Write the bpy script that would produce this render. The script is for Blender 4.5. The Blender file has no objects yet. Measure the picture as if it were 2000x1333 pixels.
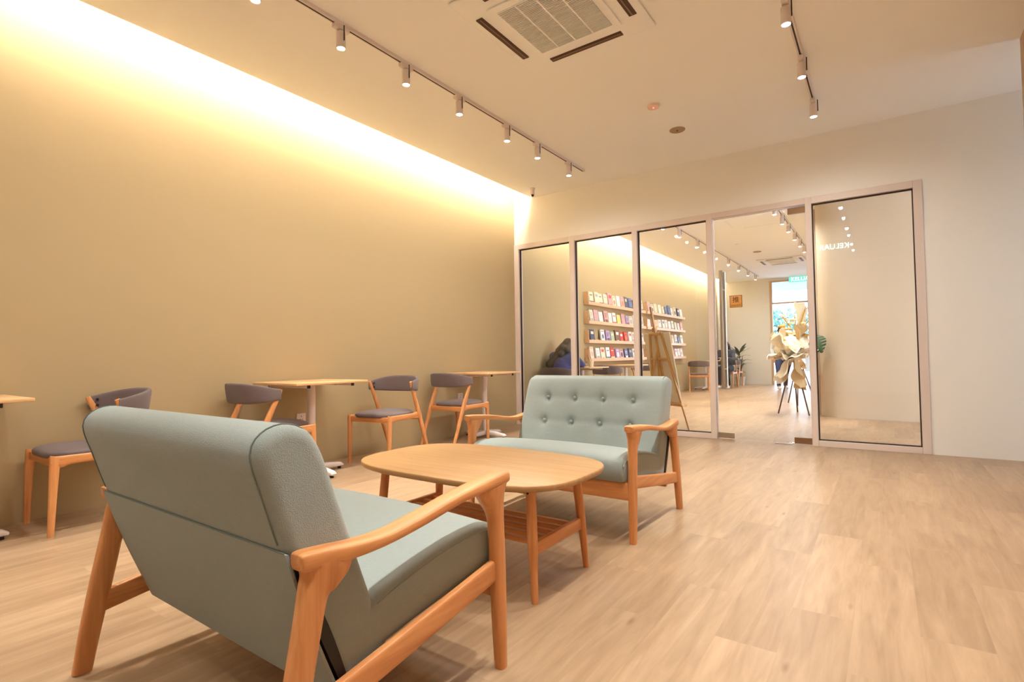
import bpy, bmesh, math, random
import numpy as np
from mathutils import Vector, Matrix
random.seed(7)
SC = bpy.context.scene
COL = SC.collection
PI = math.pi

# ------------------------------------------------------------------ camera
S = .915
_yaw, _pitch, _roll = -0.6127, 0.0304, -0.0152
F = Vector((math.sin(_yaw)*math.cos(_pitch), math.cos(_yaw)*math.cos(_pitch), math.sin(_pitch)))
R = Vector((math.cos(_yaw), -math.sin(_yaw), 0)); U = R.cross(F)
_c, _s = math.cos(_roll), math.sin(_roll)
R, U = _c*R+_s*U, -_s*R+_c*U
cam = bpy.data.cameras.new('camera'); camo = bpy.data.objects.new('camera', cam); COL.objects.link(camo)
cam.sensor_width = 36; cam.lens = 1031.3/2000*36; cam.clip_start = .05; cam.clip_end = 200
camo.matrix_world = Matrix(((R.x, U.x, -F.x, 4.4985*S), (R.y, U.y, -F.y, -6.5019*S), (R.z, U.z, -F.z, S), (0, 0, 0, 1)))
SC.camera = camo

# ------------------------------------------------------------------ world, exposure
W = bpy.data.worlds.new('daylight'); SC.world = W; W.use_nodes = True
_bg = W.node_tree.nodes['Background']
_tc = W.node_tree.nodes.new('ShaderNodeTexCoord'); _sp = W.node_tree.nodes.new('ShaderNodeSeparateXYZ'); _cr = W.node_tree.nodes.new('ShaderNodeValToRGB')
W.node_tree.links.new(_tc.outputs['Generated'], _sp.inputs[0]); W.node_tree.links.new(_sp.outputs['Z'], _cr.inputs[0]); W.node_tree.links.new(_cr.outputs[0], _bg.inputs[0])
_cr.color_ramp.elements[0].position = 0.0; _cr.color_ramp.elements[0].color = (.80, .86, 1, 1)
_cr.color_ramp.elements[1].position = .8; _cr.color_ramp.elements[1].color = (.55, .70, 1, 1)
_bg.inputs[1].default_value = 7
vs = SC.view_settings
vs.view_transform = 'Standard'; vs.look = 'None'; vs.gamma = 1; vs.use_curve_mapping = False; vs.exposure = 0.86
SPOT_W, SPILL_W, SPOT_C = 26, 13, (1, 1, .96)
COVE_W, COVE_C = 7.8, (1, .92, .78)

def area_light(name, loc, rot, sx, sy, w, col, parent=None):
    l = bpy.data.lights.new(name, 'AREA'); l.shape = 'RECTANGLE'; l.size = sx; l.size_y = sy; l.energy = w; l.color = col
    o = bpy.data.objects.new(name, l); COL.objects.link(o); o.location = loc; o.rotation_euler = rot
    if parent: o.parent = parent
    return o

# ------------------------------------------------------------------ materials
MATS = {}
def rgb(r, g, b):
    f = lambda c: (c/255/12.92) if c/255 <= .04045 else ((c/255+.055)/1.055)**2.4
    return (f(r), f(g), f(b), 1)
def mat(name, color, rough=.5, metal=0., spec=.5, emit=None, estr=0, bump=0, bscale=200, var=0, vscale=6, sheen=0, coat=0):
    if name in MATS: return MATS[name]
    m = bpy.data.materials.new(name); m.use_nodes = True; N = m.node_tree.nodes; L = m.node_tree.links; b = N['Principled BSDF']
    c = rgb(*color) if max(color) > 1.001 else (*color, 1)
    b.inputs['Base Color'].default_value = c; b.inputs['Roughness'].default_value = rough; b.inputs['Metallic'].default_value = metal
    b.inputs['Specular IOR Level'].default_value = spec
    if sheen: b.inputs['Sheen Weight'].default_value = sheen; b.inputs['Sheen Roughness'].default_value = .5
    if coat: b.inputs['Coat Weight'].default_value = coat
    if emit: b.inputs['Emission Color'].default_value = (*emit, 1); b.inputs['Emission Strength'].default_value = estr
    tc = N.new('ShaderNodeTexCoord')
    if var:
        n = N.new('ShaderNodeTexNoise'); n.inputs['Scale'].default_value = vscale; n.inputs['Detail'].default_value = 6
        L.new(tc.outputs['Object'], n.inputs['Vector'])
        mx = N.new('ShaderNodeMix'); mx.data_type = 'RGBA'
        mx.inputs['A'].default_value = (*[x*(1-var) for x in c[:3]], 1); mx.inputs['B'].default_value = (*[min(1, x*(1+var)) for x in c[:3]], 1)
        L.new(n.outputs['Fac'], mx.inputs['Factor']); L.new(mx.outputs['Result'], b.inputs['Base Color'])
    if bump:
        n2 = N.new('ShaderNodeTexNoise'); n2.inputs['Scale'].default_value = bscale; n2.inputs['Detail'].default_value = 3
        L.new(tc.outputs['Object'], n2.inputs['Vector'])
        bp = N.new('ShaderNodeBump'); bp.inputs['Strength'].default_value = bump; bp.inputs['Distance'].default_value = .01
        L.new(n2.outputs['Fac'], bp.inputs['Height']); L.new(bp.outputs['Normal'], b.inputs['Normal'])
    MATS[name] = m
    return m
def wood(name, c1, c2, axis='z', rough=.38, scale=1.0, staves=False):
    if name in MATS: return MATS[name]
    m = bpy.data.materials.new(name); m.use_nodes = True; N = m.node_tree.nodes; L = m.node_tree.links; b = N['Principled BSDF']
    b.inputs['Roughness'].default_value = rough
    tc = N.new('ShaderNodeTexCoord'); mp = N.new('ShaderNodeMapping')
    s = [38*scale]*3; s['xyz'.index(axis)] = 2.2*scale; mp.inputs['Scale'].default_value = s
    L.new(tc.outputs['Object'], mp.inputs['Vector'])
    n = N.new('ShaderNodeTexNoise'); n.inputs['Scale'].default_value = 1; n.inputs['Detail'].default_value = 7; n.inputs['Roughness'].default_value = .6; n.inputs['Distortion'].default_value = .4
    L.new(mp.outputs[0], n.inputs['Vector'])
    cr = N.new('ShaderNodeValToRGB'); cr.color_ramp.elements[0].color = rgb(*c1); cr.color_ramp.elements[1].color = rgb(*c2)
    cr.color_ramp.elements[0].position = .28; cr.color_ramp.elements[1].position = .72
    L.new(n.outputs['Fac'], cr.inputs[0])
    out = cr.outputs[0]
    if staves:
        br = N.new('ShaderNodeTexBrick'); br.inputs['Scale'].default_value = 1; br.inputs['Mortar Size'].default_value = 0
        br.inputs['Brick Width'].default_value = .42; br.inputs['Row Height'].default_value = .085; br.inputs['Color1'].default_value = (.82, .82, .82, 1); br.inputs['Color2'].default_value = (1.08, 1.05, 1, 1)
        br.inputs['Mortar'].default_value = (.8, .8, .8, 1)
        L.new(tc.outputs['Object'], br.inputs['Vector'])
        mx = N.new('ShaderNodeMix'); mx.data_type = 'RGBA'; mx.blend_type = 'MULTIPLY'; mx.inputs['Factor'].default_value = .45
        L.new(out, mx.inputs['A']); L.new(br.outputs['Color'], mx.inputs['B']); out = mx.outputs['Result']
    L.new(out, b.inputs['Base Color'])
    MATS[name] = m
    return m
def glass_mat():
    m = bpy.data.materials.new('clear glass'); m.use_nodes = True; N = m.node_tree.nodes; L = m.node_tree.links
    N.remove(N['Principled BSDF'])
    t = N.new('ShaderNodeBsdfTransparent'); t.inputs[0].default_value = (.97, .985, .975, 1)
    g = N.new('ShaderNodeBsdfGlossy'); g.inputs['Roughness'].default_value = .0
    fr = N.new('ShaderNodeFresnel'); fr.inputs[0].default_value = 1.5
    mx = N.new('ShaderNodeMixShader'); L.new(fr.outputs[0], mx.inputs[0]); L.new(t.outputs[0], mx.inputs[1]); L.new(g.outputs[0], mx.inputs[2])
    L.new(mx.outputs[0], N['Material Output'].inputs[0])
    return m
def floor_mat():
    m = bpy.data.materials.new('oak planks'); m.use_nodes = True; N = m.node_tree.nodes; L = m.node_tree.links; b = N['Principled BSDF']
    tc = N.new('ShaderNodeTexCoord'); sp = N.new('ShaderNodeSeparateXYZ'); cb = N.new('ShaderNodeCombineXYZ')
    L.new(tc.outputs['Object'], sp.inputs[0]); L.new(sp.outputs['Y'], cb.inputs['X']); L.new(sp.outputs['X'], cb.inputs['Y'])
    def brick(c1, c2, mortar, ms):
        br = N.new('ShaderNodeTexBrick'); br.offset = .37; br.offset_frequency = 2; br.inputs['Scale'].default_value = 1; br.inputs['Mortar Size'].default_value = ms
        br.inputs['Mortar Smooth'].default_value = 0
        br.inputs['Brick Width'].default_value = .95; br.inputs['Row Height'].default_value = .182; br.inputs['Bias'].default_value = 0
        br.inputs['Color1'].default_value = c1; br.inputs['Color2'].default_value = c2; br.inputs['Mortar'].default_value = mortar
        L.new(cb.outputs[0], br.inputs['Vector']); return br
    br = brick((0, 0, 0, 1), (1, 1, 1, 1), (.35, .35, .35, 1), .0006)
    # per plank offset of the grain
    ad = N.new('ShaderNodeVectorMath'); ad.operation = 'MULTIPLY_ADD'; ad.inputs[1].default_value = (7, 13, 5)
    L.new(br.outputs['Color'], ad.inputs[0]); L.new(cb.outputs[0], ad.inputs[2])
    mp = N.new('ShaderNodeMapping'); mp.inputs['Scale'].default_value = (2.2, 24, 1); L.new(ad.outputs[0], mp.inputs['Vector'])
    n1 = N.new('ShaderNodeTexNoise'); n1.inputs['Scale'].default_value = 1; n1.inputs['Detail'].default_value = 8; n1.inputs['Roughness'].default_value = .62; n1.inputs['Distortion'].default_value = .8
    L.new(mp.outputs[0], n1.inputs['Vector'])
    mp2 = N.new('ShaderNodeMapping'); mp2.inputs['Scale'].default_value = (1.6, 9, 1); L.new(ad.outputs[0], mp2.inputs['Vector'])
    n2 = N.new('ShaderNodeTexNoise'); n2.inputs['Scale'].default_value = 1.3; n2.inputs['Detail'].default_value = 5; n2.inputs['Distortion'].default_value = 1.2; L.new(mp2.outputs[0], n2.inputs['Vector'])
    cr = N.new('ShaderNodeValToRGB'); e = cr.color_ramp.elements; e[0].position = .27; e[0].color = rgb(152, 121, 91); e[1].position = .70; e[1].color = rgb(192, 162, 129)
    mx0 = N.new('ShaderNodeMix'); mx0.inputs['Factor'].default_value = .42; L.new(n1.outputs['Fac'], mx0.inputs['A']); L.new(n2.outputs['Fac'], mx0.inputs['B']); L.new(mx0.outputs['Result'], cr.inputs[0])
    # knots: rare dark spots
    vo = N.new('ShaderNodeTexVoronoi'); vo.inputs['Scale'].default_value = 1.0; mp3 = N.new('ShaderNodeMapping'); mp3.inputs['Scale'].default_value = (2.0, 6.5, 1); L.new(ad.outputs[0], mp3.inputs['Vector']); L.new(mp3.outputs[0], vo.inputs['Vector'])
    kr = N.new('ShaderNodeValToRGB'); kr.color_ramp.elements[0].position = .02; kr.color_ramp.elements[0].color = (.62, .50, .42, 1); kr.color_ramp.elements[1].position = .085; kr.color_ramp.elements[1].color = (1, 1, 1, 1)
    L.new(vo.outputs['Distance'], kr.inputs[0])
    m1 = N.new('ShaderNodeMix'); m1.data_type = 'RGBA'; m1.blend_type = 'MULTIPLY'; m1.inputs['Factor'].default_value = .8; L.new(cr.outputs[0], m1.inputs['A']); L.new(kr.outputs[0], m1.inputs['B'])
    pr = N.new('ShaderNodeValToRGB'); pr.color_ramp.elements[0].color = (.80, .77, .74, 1); pr.color_ramp.elements[1].color = (1, 1, 1, 1); L.new(br.outputs['Color'], pr.inputs[0])
    m2 = N.new('ShaderNodeMix'); m2.data_type = 'RGBA'; m2.blend_type = 'MULTIPLY'; m2.inputs['Factor'].default_value = 1; L.new(m1.outputs['Result'], m2.inputs['A']); L.new(pr.outputs[0], m2.inputs['B'])
    L.new(m2.outputs['Result'], b.inputs['Base Color'])
    b.inputs['Roughness'].default_value = .36; b.inputs['Specular IOR Level'].default_value = .45
    bp = N.new('ShaderNodeBump'); bp.inputs['Strength'].default_value = .08; bp.inputs['Distance'].default_value = .002
    L.new(n1.outputs['Fac'], bp.inputs['Height']); L.new(bp.outputs[0], b.inputs['Normal'])
    return m

M_wall = mat('cream wall paint', (182, 160, 120), .75, bump=.12, bscale=3.5)
M_white = mat('white wall paint', (242, 238, 230), .75)
M_ceil = mat('ceiling paint', (250, 248, 242), .85)
M_frame = mat('pale powder coated aluminium', (224, 208, 198), .4)
M_gasket = mat('dark rubber gasket', (58, 34, 26), .6)
M_glass = glass_mat()
M_floor = floor_mat()
M_oak = {a: wood('honey oak '+a, (194, 122, 68), (228, 162, 102), a) for a in 'xyz'}
M_top = wood('light oak table top', (172, 128, 80), (190, 147, 96), 'x', staves=True)
M_ctop = wood('cafe table laminate', (214, 168, 118), (228, 186, 136), 'y')
M_mint = mat('mint woven fabric', (154, 163, 158), .92, spec=.2, bump=.35, bscale=420, var=.06, vscale=60, sheen=.25)
M_grey = mat('grey brown woven fabric', (116, 100, 98), .95, spec=.2, bump=.4, bscale=500, var=.14, vscale=180, sheen=.2)
M_metal = mat('cream white metal', (232, 218, 212), .35)
M_black = mat('black plastic', (26, 20, 18), .5)
M_steel = mat('brushed steel', (190, 178, 160), .28, metal=1)
M_brass = mat('satin bronze fitting', (150, 116, 84), .35, metal=.7)
M_lens = mat('lit lamp lens', (255, 250, 240), .3, emit=(1, .93, .84), estr=16)
M_shelf = wood('beige shelf laminate', (214, 170, 128), (226, 184, 142), 'y')
M_easel = wood('beech easel wood', (206, 146, 74), (228, 172, 98), 'z')
M_paper = mat('cream wrapping paper', (236, 220, 192), .6, bump=.2, bscale=18, var=.05)
M_kraft = mat('tan kraft paper', (206, 172, 122), .7, bump=.2, bscale=20)
M_skin = mat('skin', (214, 160, 128), .5)
M_hair = mat('dark brown hair', (42, 26, 16), .45, var=.2, vscale=90)
M_navy = mat('navy blue cloth', (62, 70, 128), .9, bump=.2, bscale=80)
M_denim = mat('blue denim', (62, 74, 122), .9)
M_wcloth = mat('white cotton cloth', (226, 226, 228), .9)
M_seam = mat('seam thread', (112, 124, 116), .9)
M_leaf = mat('dark glossy leaf', (44, 78, 40), .45)
M_cream = mat('cream petals', (240, 224, 170), .7)
M_gold = mat('golden dried flowers', (200, 156, 60), .8)

# ------------------------------------------------------------------ mesh helpers
def link_mesh(name, bm, m, parent=None, ang=38):
    me = bpy.data.meshes.new(name)
    bmesh.ops.recalc_face_normals(bm, faces=bm.faces)
    bm.to_mesh(me); bm.free()
    for p in me.polygons: p.use_smooth = True
    me.set_sharp_from_angle(angle=math.radians(ang))
    for mm in (m if isinstance(m, (list, tuple)) else [m]): me.materials.append(mm)
    o = bpy.data.objects.new(name, me); COL.objects.link(o)
    if parent: o.parent = parent
    return o
obj = link_mesh
def tag(o, label=None, cat=None, group=None, kind=None):
    if label: o['label'] = label
    if cat: o['category'] = cat
    if group: o['group'] = group
    if kind: o['kind'] = kind
    return o
def thing(name, label, cat, loc=(0, 0, 0), rz=0, group=None):
    o = bpy.data.objects.new(name, None); COL.objects.link(o); o.location = loc; o.rotation_euler = (0, 0, rz)
    o.empty_display_size = .1
    return tag(o, label, cat, group)
KIDS = {}
def kids(o): return [c for c in COL.objects if c.parent == o]
def dup(root, loc, rz, label, group=None, rx=0):
    r = root.copy(); COL.objects.link(r); r.location = loc; r.rotation_euler = (rx, 0, rz); r['label'] = label
    if group: r['group'] = group
    for ch in kids(root):
        c = ch.copy(); COL.objects.link(c); c.parent = r
        for g in kids(ch):
            d = g.copy(); COL.objects.link(d); d.parent = c
    return r
def merge(bm, b2):
    me = bpy.data.meshes.new('tmp'); b2.to_mesh(me); b2.free(); bm.from_mesh(me); bpy.data.meshes.remove(me)
def box(bm, x0, x1, y0, y1, z0, z1, bev=0, seg=2, mi=0, mtx=None):
    b = bmesh.new(); bmesh.ops.create_cube(b, size=1)
    bmesh.ops.scale(b, vec=(abs(x1-x0), abs(y1-y0), abs(z1-z0)), verts=b.verts)
    if bev: bmesh.ops.bevel(b, geom=b.edges[:], offset=bev, segments=seg, affect='EDGES', profile=.5)
    bmesh.ops.translate(b, vec=((x0+x1)/2, (y0+y1)/2, (z0+z1)/2), verts=b.verts)
    if mtx is not None: bmesh.ops.transform(b, matrix=mtx, verts=b.verts)
    for f in b.faces: f.material_index = mi
    merge(bm, b); return bm
def nbox(*a, **k): return box(bmesh.new(), *a, **k)
def loft(bm, rings, cap=True, closed=True, mi=0):
    vs_ = [[bm.verts.new(p) for p in r] for r in rings]; n = len(rings[0])
    for a, b in zip(vs_[:-1], vs_[1:]):
        for i in range(n if closed else n-1):
            j = (i+1) % n
            f = bm.faces.new((a[i], a[j], b[j], b[i])); f.material_index = mi
    if cap and closed:
        bm.faces.new(vs_[0][::-1]).material_index = mi; bm.faces.new(vs_[-1]).material_index = mi
    return bm
def catmull(keys, n):
    K = np.array(keys, float); m = len(K); out = []
    for t in np.linspace(0, m-1, n):
        i = min(int(t), m-2); f = t-i
        p0, p1, p2, p3 = K[max(i-1, 0)], K[i], K[i+1], K[min(i+2, m-1)]
        out.append(.5*((2*p1)+(-p0+p2)*f+(2*p0-5*p1+4*p2-p3)*f*f+(-p0+3*p1-3*p2+p3)*f**3))
    return np.array(out)
def sweep(bm, path, w, h, side=(1, 0, 0), e=2.6, ns=16, mi=0):
    """path: points; w: half width along side, h: half height along normal (scalars or lists); superellipse cross section"""
    P = [Vector(p) for p in path]; n = len(P); sd = Vector(side).normalized()
    w = [w]*n if np.isscalar(w) else w; h = [h]*n if np.isscalar(h) else h
    rings = []
    for i in range(n):
        t = (P[min(i+1, n-1)]-P[max(i-1, 0)]).normalized()
        s = (sd-t*sd.dot(t)).normalized(); nn = s.cross(t)
        r = []
        for k in range(ns):
            a = 2*PI*k/ns; c, s2 = math.cos(a), math.sin(a)
            r.append(P[i]+s*(w[i]*math.copysign(abs(c)**(2/e), c))+nn*(h[i]*math.copysign(abs(s2)**(2/e), s2)))
        rings.append(r)
    return loft(bm, rings, mi=mi)
def tube(bm, a, b, r1, r2=None, ns=14, mi=0):
    r2 = r1 if r2 is None else r2
    d = (Vector(b)-Vector(a)); side = (1, 0, 0) if abs(d.normalized().x) < .8 else (0, 1, 0)
    return sweep(bm, [a, b], [r1, r2], [r1, r2], side, 2, ns, mi)
def lathe(bm, prof, ns=24, c=(0, 0, 0), mi=0):
    rings = [[Vector((c[0]+r*math.cos(2*PI*k/ns), c[1]+r*math.sin(2*PI*k/ns), c[2]+z)) for k in range(ns)] for r, z in prof]
    return loft(bm, rings, mi=mi)
def prism(bm, poly, z0, z1):
    return loft(bm, [[Vector((x, y, z)) for x, y in poly] for z in (z0, z1)])
def blob(bm, c, r, sub=2, sc=(1, 1, 1), mi=0):
    b = bmesh.new(); bmesh.ops.create_icosphere(b, subdivisions=sub, radius=1)
    for v in b.verts: v.co = Vector((v.co.x*r*sc[0]+c[0], v.co.y*r*sc[1]+c[1], v.co.z*r*sc[2]+c[2]))
    for f in b.faces: f.material_index = mi
    merge(bm, b)
def text_mesh(name, s, size, m, parent, loc, rot, ext=.001, align='CENTER'):
    cu = bpy.data.curves.new(name, 'FONT'); cu.body = s; cu.size = size; cu.align_x = align; cu.align_y = 'CENTER'; cu.extrude = ext
    t = bpy.data.objects.new('tmp', cu); COL.objects.link(t)
    dg = bpy.context.evaluated_depsgraph_get(); me = bpy.data.meshes.new_from_object(t.evaluated_get(dg))
    bpy.data.objects.remove(t); me.name = name; me.materials.clear(); me.materials.append(m)
    o = bpy.data.objects.new(name, me); COL.objects.link(o); o.location = loc; o.rotation_euler = rot
    if parent: o.parent = parent
    return o
def struct(name, bm, m, label=None, **k):
    o = obj(name, bm, m, **k); o['kind'] = 'structure'
    if label: o['label'] = label
    return o

# ------------------------------------------------------------------ the setting
H = 3.06
struct('floor', nbox(-.1, 8, -8.5, 10.97, -.1, 0), M_floor)
struct('wall_left', nbox(-.15, 0, -8.5, 10.97, 0, 3.3), M_wall)
struct('wall_front', nbox(-.15, 5.1, -8.65, -8.5, 0, 3.3), M_white)
struct('wall_right', nbox(4.95, 5.1, -8.5, -.985, 0, H), mat('tan wall paint', (196, 168, 142), .75))
b = nbox(5.1, 8, -1.135, -.985, 0, H); box(b, 7.9, 8, -.985, -.62, 0, H); box(b, 7.9, 8, -.62, 0, 2.3, H); box(b, 7.9, 8, -.62, 0, 0, .9); struct('wall_corridor', b, M_white)  # unseen end wall pieces added to narrow the opening and cut corridor daylight
b = nbox(0, 4.44, 0, .1, 2.43, H); box(b, 4.44, 8, 0, .1, 0, H); box(b, 0, .55, 0, .1, H, 3.25)
struct('wall_partition', b, M_white)
b = nbox(.294, 8, -8.5, 10.97, H, H+.05); struct('ceiling', b, M_ceil)
b = nbox(-.0, .6, -8.5, 10.97, 3.25, 3.3); box(b, .55, .6, -8.5, 10.97, H+.05, 3.25); struct('ceiling_cove', b, M_ceil)
b = nbox(0, 1.455, 10.87, 10.97, 0, H); box(b, 1.455, 3.4, 10.87, 10.97, 3.0, H); struct('wall_far', b, M_white)
cp = catmull([(8, 2.19), (6, 2.43), (4.47, 2.597), (3.9, 2.665), (3.62, 2.70), (3.46, 2.775), (3.37, 2.9), (3.335, 3.1), (3.33, 3.5), (3.33, 7), (3.33, 10.87)], 90)
b = bmesh.new(); ring = []
for i, (x, y) in enumerate(cp):
    a = cp[max(i-1, 0)]; c = cp[min(i+1, len(cp)-1)]; t = Vector((c[0]-a[0], c[1]-a[1])).normalized(); nx, ny = t.y, -t.x
    ring.append([Vector((x, y, 0)), Vector((x, y, H)), Vector((x+nx*.1, y+ny*.1, H)), Vector((x+nx*.1, y+ny*.1, 0))])
loft(b, ring); struct('wall_curved', b, mat('pale beige wall paint', (212, 194, 170), .75), ang=60)

# partition frame
b = bmesh.new(); y0, y1 = -.015, .085
for x0, x1 in ((.0, .07), (.86, .93), (1.705, 1.77), (2.565, 2.625), (3.52, 3.575), (4.375, 4.44)): box(b, x0, x1, y0, y1, 0, 2.45, .002, 1)
for x0, x1, z0, z1 in ((.07, .86, 2.385, 2.45), (.93, 1.705, 2.385, 2.45), (1.77, 2.565, 2.385, 2.45), (2.625, 3.52, 2.39, 2.45), (3.575, 4.375, 2.385, 2.45),
                       (.07, .86, 0, .055), (.93, 1.705, 0, .055), (1.77, 2.565, 0, .055), (3.575, 4.375, 0, .055)): box(b, x0, x1, y0, y1, z0, z1, .002, 1)
struct('trim_1', b, M_frame, 'pale aluminium frame of the glass partition')
for i, (x0, x1) in enumerate(((.07, .86), (.93, 1.705), (1.77, 2.565), (3.575, 4.375))):
    w = struct('window_%d' % (i+1), nbox(x0+.004, x1-.004, .03, .038, .059, 2.381), M_glass)
    g = bmesh.new()
    for yy in (.018, .0385):
        for a in ((x0, x0+.009, .055, 2.385), (x1-.009, x1, .055, 2.385), (x0+.009, x1-.009, 2.376, 2.385), (x0+.009, x1-.009, .055, .064)):
            box(g, a[0], a[1], yy, yy+.011, a[2], a[3])
    obj('gasket', g, M_gasket, w)
d = struct('door_1', nbox(2.63, 3.515, .03, .04, .012, 2.38), M_glass)
obj('patch_fitting', nbox(2.628, 2.79, .018, .052, .012, .07, .002, 1), M_steel, d)
obj('patch_fitting', nbox(3.36, 3.516, .018, .052, .008, .068, .002, 1), M_brass, d)
obj('patch_fitting', nbox(3.36, 3.516, .018, .052, 2.318, 2.378, .002, 1), M_brass, d)
obj('floor_plate', nbox(3.19, 3.345, -.03, .05, .0, .004, .001, 1), M_steel, d)
for yy in (-.035, .105):
    hb = bmesh.new(); tube(hb, (2.71, yy, .55), (2.71, yy, 1.81), .017, ns=20)
    for z in (.75, 1.61): tube(hb, (2.71, yy, z), (2.71, .03 if yy < 0 else .04, z), .009)
    obj('door_handle', hb, M_steel, d)
# far opening
b = bmesh.new(); M_ffr = mat('beige door frame', (206, 172, 136), .5)
for a in ((1.455, 1.52, 0, 3.0), (2.42, 2.48, 0, 3.0), (1.52, 3.33, 2.96, 3.0), (1.52, 3.33, 2.33, 2.37)): box(b, a[0], a[1], 10.86, 10.96, a[2], a[3])
struct('trim_2', b, M_ffr, 'beige timber frame of the far entrance')
struct('window_5', nbox(1.52, 2.42, 10.905, 10.912, 2.37, 2.96), M_glass)
struct('window_6', nbox(2.48, 3.33, 10.905, 10.912, 0, 2.96), M_glass)
# porch and street
struct('ground', nbox(-12, 20, 10.97, 60, -.12, -.02), mat('pale paving', (196, 196, 200), .6))
struct('porch_ceiling', nbox(-1, 5, 10.97, 14.0, 3.02, 3.15), mat('grey porch soffit', (150, 152, 158), .8))
struct('porch_beam', nbox(-1, 5, 14.0, 14.25, 2.44, 3.15), mat('white porch beam', (236, 236, 240), .8))
struct('corridor_floor_outside', nbox(8, 14, -3, 3, -.12, -.02), mat('pale paving', (200, 200, 205), .6))

# cove light: warm strip behind the ceiling lip
for nm, ya, yb in (('front', -5.55, -.02), ('rear', .12, 10.8)):
    t = thing('cove_light_strip', 'warm glowing strip hidden in the ceiling slot of the %s room' % nm, 'light strip', (.335, (ya+yb)/2, H+.14))
    obj('strip', nbox(-.012, .012, -(yb-ya)/2, (yb-ya)/2, 0, .01), mat('warm strip diffuser', (255, 230, 170), .5, emit=COVE_C, estr=4), t)
    area_light('strip_lamp', (-.022, 0, -.002), (0, math.radians(58), 0), .03, (yb-ya), COVE_W*(yb-ya), COVE_C, t)

# ------------------------------------------------------------------ track lighting
def track(label, x, y0_, y1_):
    b = nbox(x-.017, x+.017, y0_, y1_, H-.024, H, .002, 1)
    o = obj('light_track', b, M_metal); tag(o, label, 'light track', 'ceiling light tracks')
    obj('conductor_slot', nbox(x-.005, x+.005, y0_+.04, y1_-.03, H-.0255, H-.0235), M_black, o)
    return o
def make_spot():
    t = thing('track_spotlight', '', 'spotlight', (0, 0, 0))
    obj('adaptor', nbox(-.019, .019, -.055, .055, -.052, -.024, .004, 2), M_metal, t)
    b = bmesh.new(); tube(b, (.032, 0, -.03), (.032, 0, -.125), .0035, ns=8); obj('arm', b, M_black, t)
    b = bmesh.new(); lathe(b, [(.026, -.062), (.029, -.066), (.029, -.164), (.0275, -.168), (.0245, -.168), (.0245, -.158)], 28); obj('lamp_housing', b, M_metal, t)
    b = bmesh.new(); lathe(b, [(.0243, -.161), (.0243, -.1665), (.020, -.1695)], 24); obj('lens', b, M_lens, t)
    return t
sp0 = make_spot(); used = [0]; LAMPS = {}
def spot(x, y, tx=0, ty=0, label='', group=None, w=1.0):
    if not used[0]: s = sp0; used[0] = 1
    else: s = dup(sp0, (0, 0, 0), 0, label)
    s.location = (x, y, H); s['label'] = label; s['group'] = group
    l = LAMPS.get(('spill', w))
    if l is None:
        l = LAMPS[('spill', w)] = bpy.data.lights.new('spill_lamp', 'SPOT'); l.energy = SPILL_W*w; l.color = SPOT_C; l.spot_size = math.radians(176); l.spot_blend = 1; l.shadow_soft_size = .022
    lo = bpy.data.objects.new('spill_lamp', l); COL.objects.link(lo); lo.parent = s; lo.location = (0, 0, -.178)
    l = LAMPS.get(('beam', w))
    if l is None:
        l = LAMPS[('beam', w)] = bpy.data.lights.new('spot_lamp', 'SPOT'); l.energy = SPOT_W*w; l.color = SPOT_C; l.spot_size = math.radians(54); l.spot_blend = .8; l.shadow_soft_size = .022
    lo = bpy.data.objects.new('spot_lamp', l); COL.objects.link(lo); lo.parent = s; lo.location = (0, 0, -.18); lo.rotation_euler = (tx, ty, 0)
track('long white track along the left side of the front room ceiling', 1.354, -8.0, -.53)
track('short white track on the right side of the front room ceiling', 3.695, -7.2, -.72)
track('white track beyond the glass, near the bright left wall', 1.354, .6, 9.9)
track('white track beyond the glass, nearer the far doorway side', 2.9, 1.2, 6.4)
ordn = ['nearest the partition', 'second from the partition', 'third from the partition', 'fourth from the partition', 'fifth from the partition', 'sixth from the partition', 'seventh from the partition', 'eighth from the partition', 'ninth from the partition', 'tenth from the partition']
for i, y in enumerate((-.89, -1.53, -2.05, -2.715, -3.3, -3.86, -4.42, -5.3, -6.3, -7.3)):
    spot(1.354, y, 0, 0, 'lit white spotlight on the left track of the front room, '+ordn[i], 'spotlights on the front left track')
for i, y in enumerate((-.90, -1.68, -2.43, -3.1, -3.9, -4.5, -5.4, -6.1)):
    spot(3.695, y, 0, 0, 'lit white spotlight on the right track of the front room, '+ordn[i], 'spotlights on the front right track', .62)
for i, y in enumerate((2.0, 2.94, 4.0, 5.1, 6.4, 7.4, 8.45, 9.4)):
    spot(1.354, y, 0, 0, 'small white spotlight on the left track beyond the glass, '+ordn[i], 'spotlights on the rear left track', 1.25)
for i, y in enumerate((1.5, 2.35, 3.05, 3.7, 4.45, 5.15, 5.85)):
    spot(2.9, y, 0, 0, 'small white spotlight on the right track beyond the glass, '+ordn[i], 'spotlights on the rear right track', 1.0)

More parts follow.
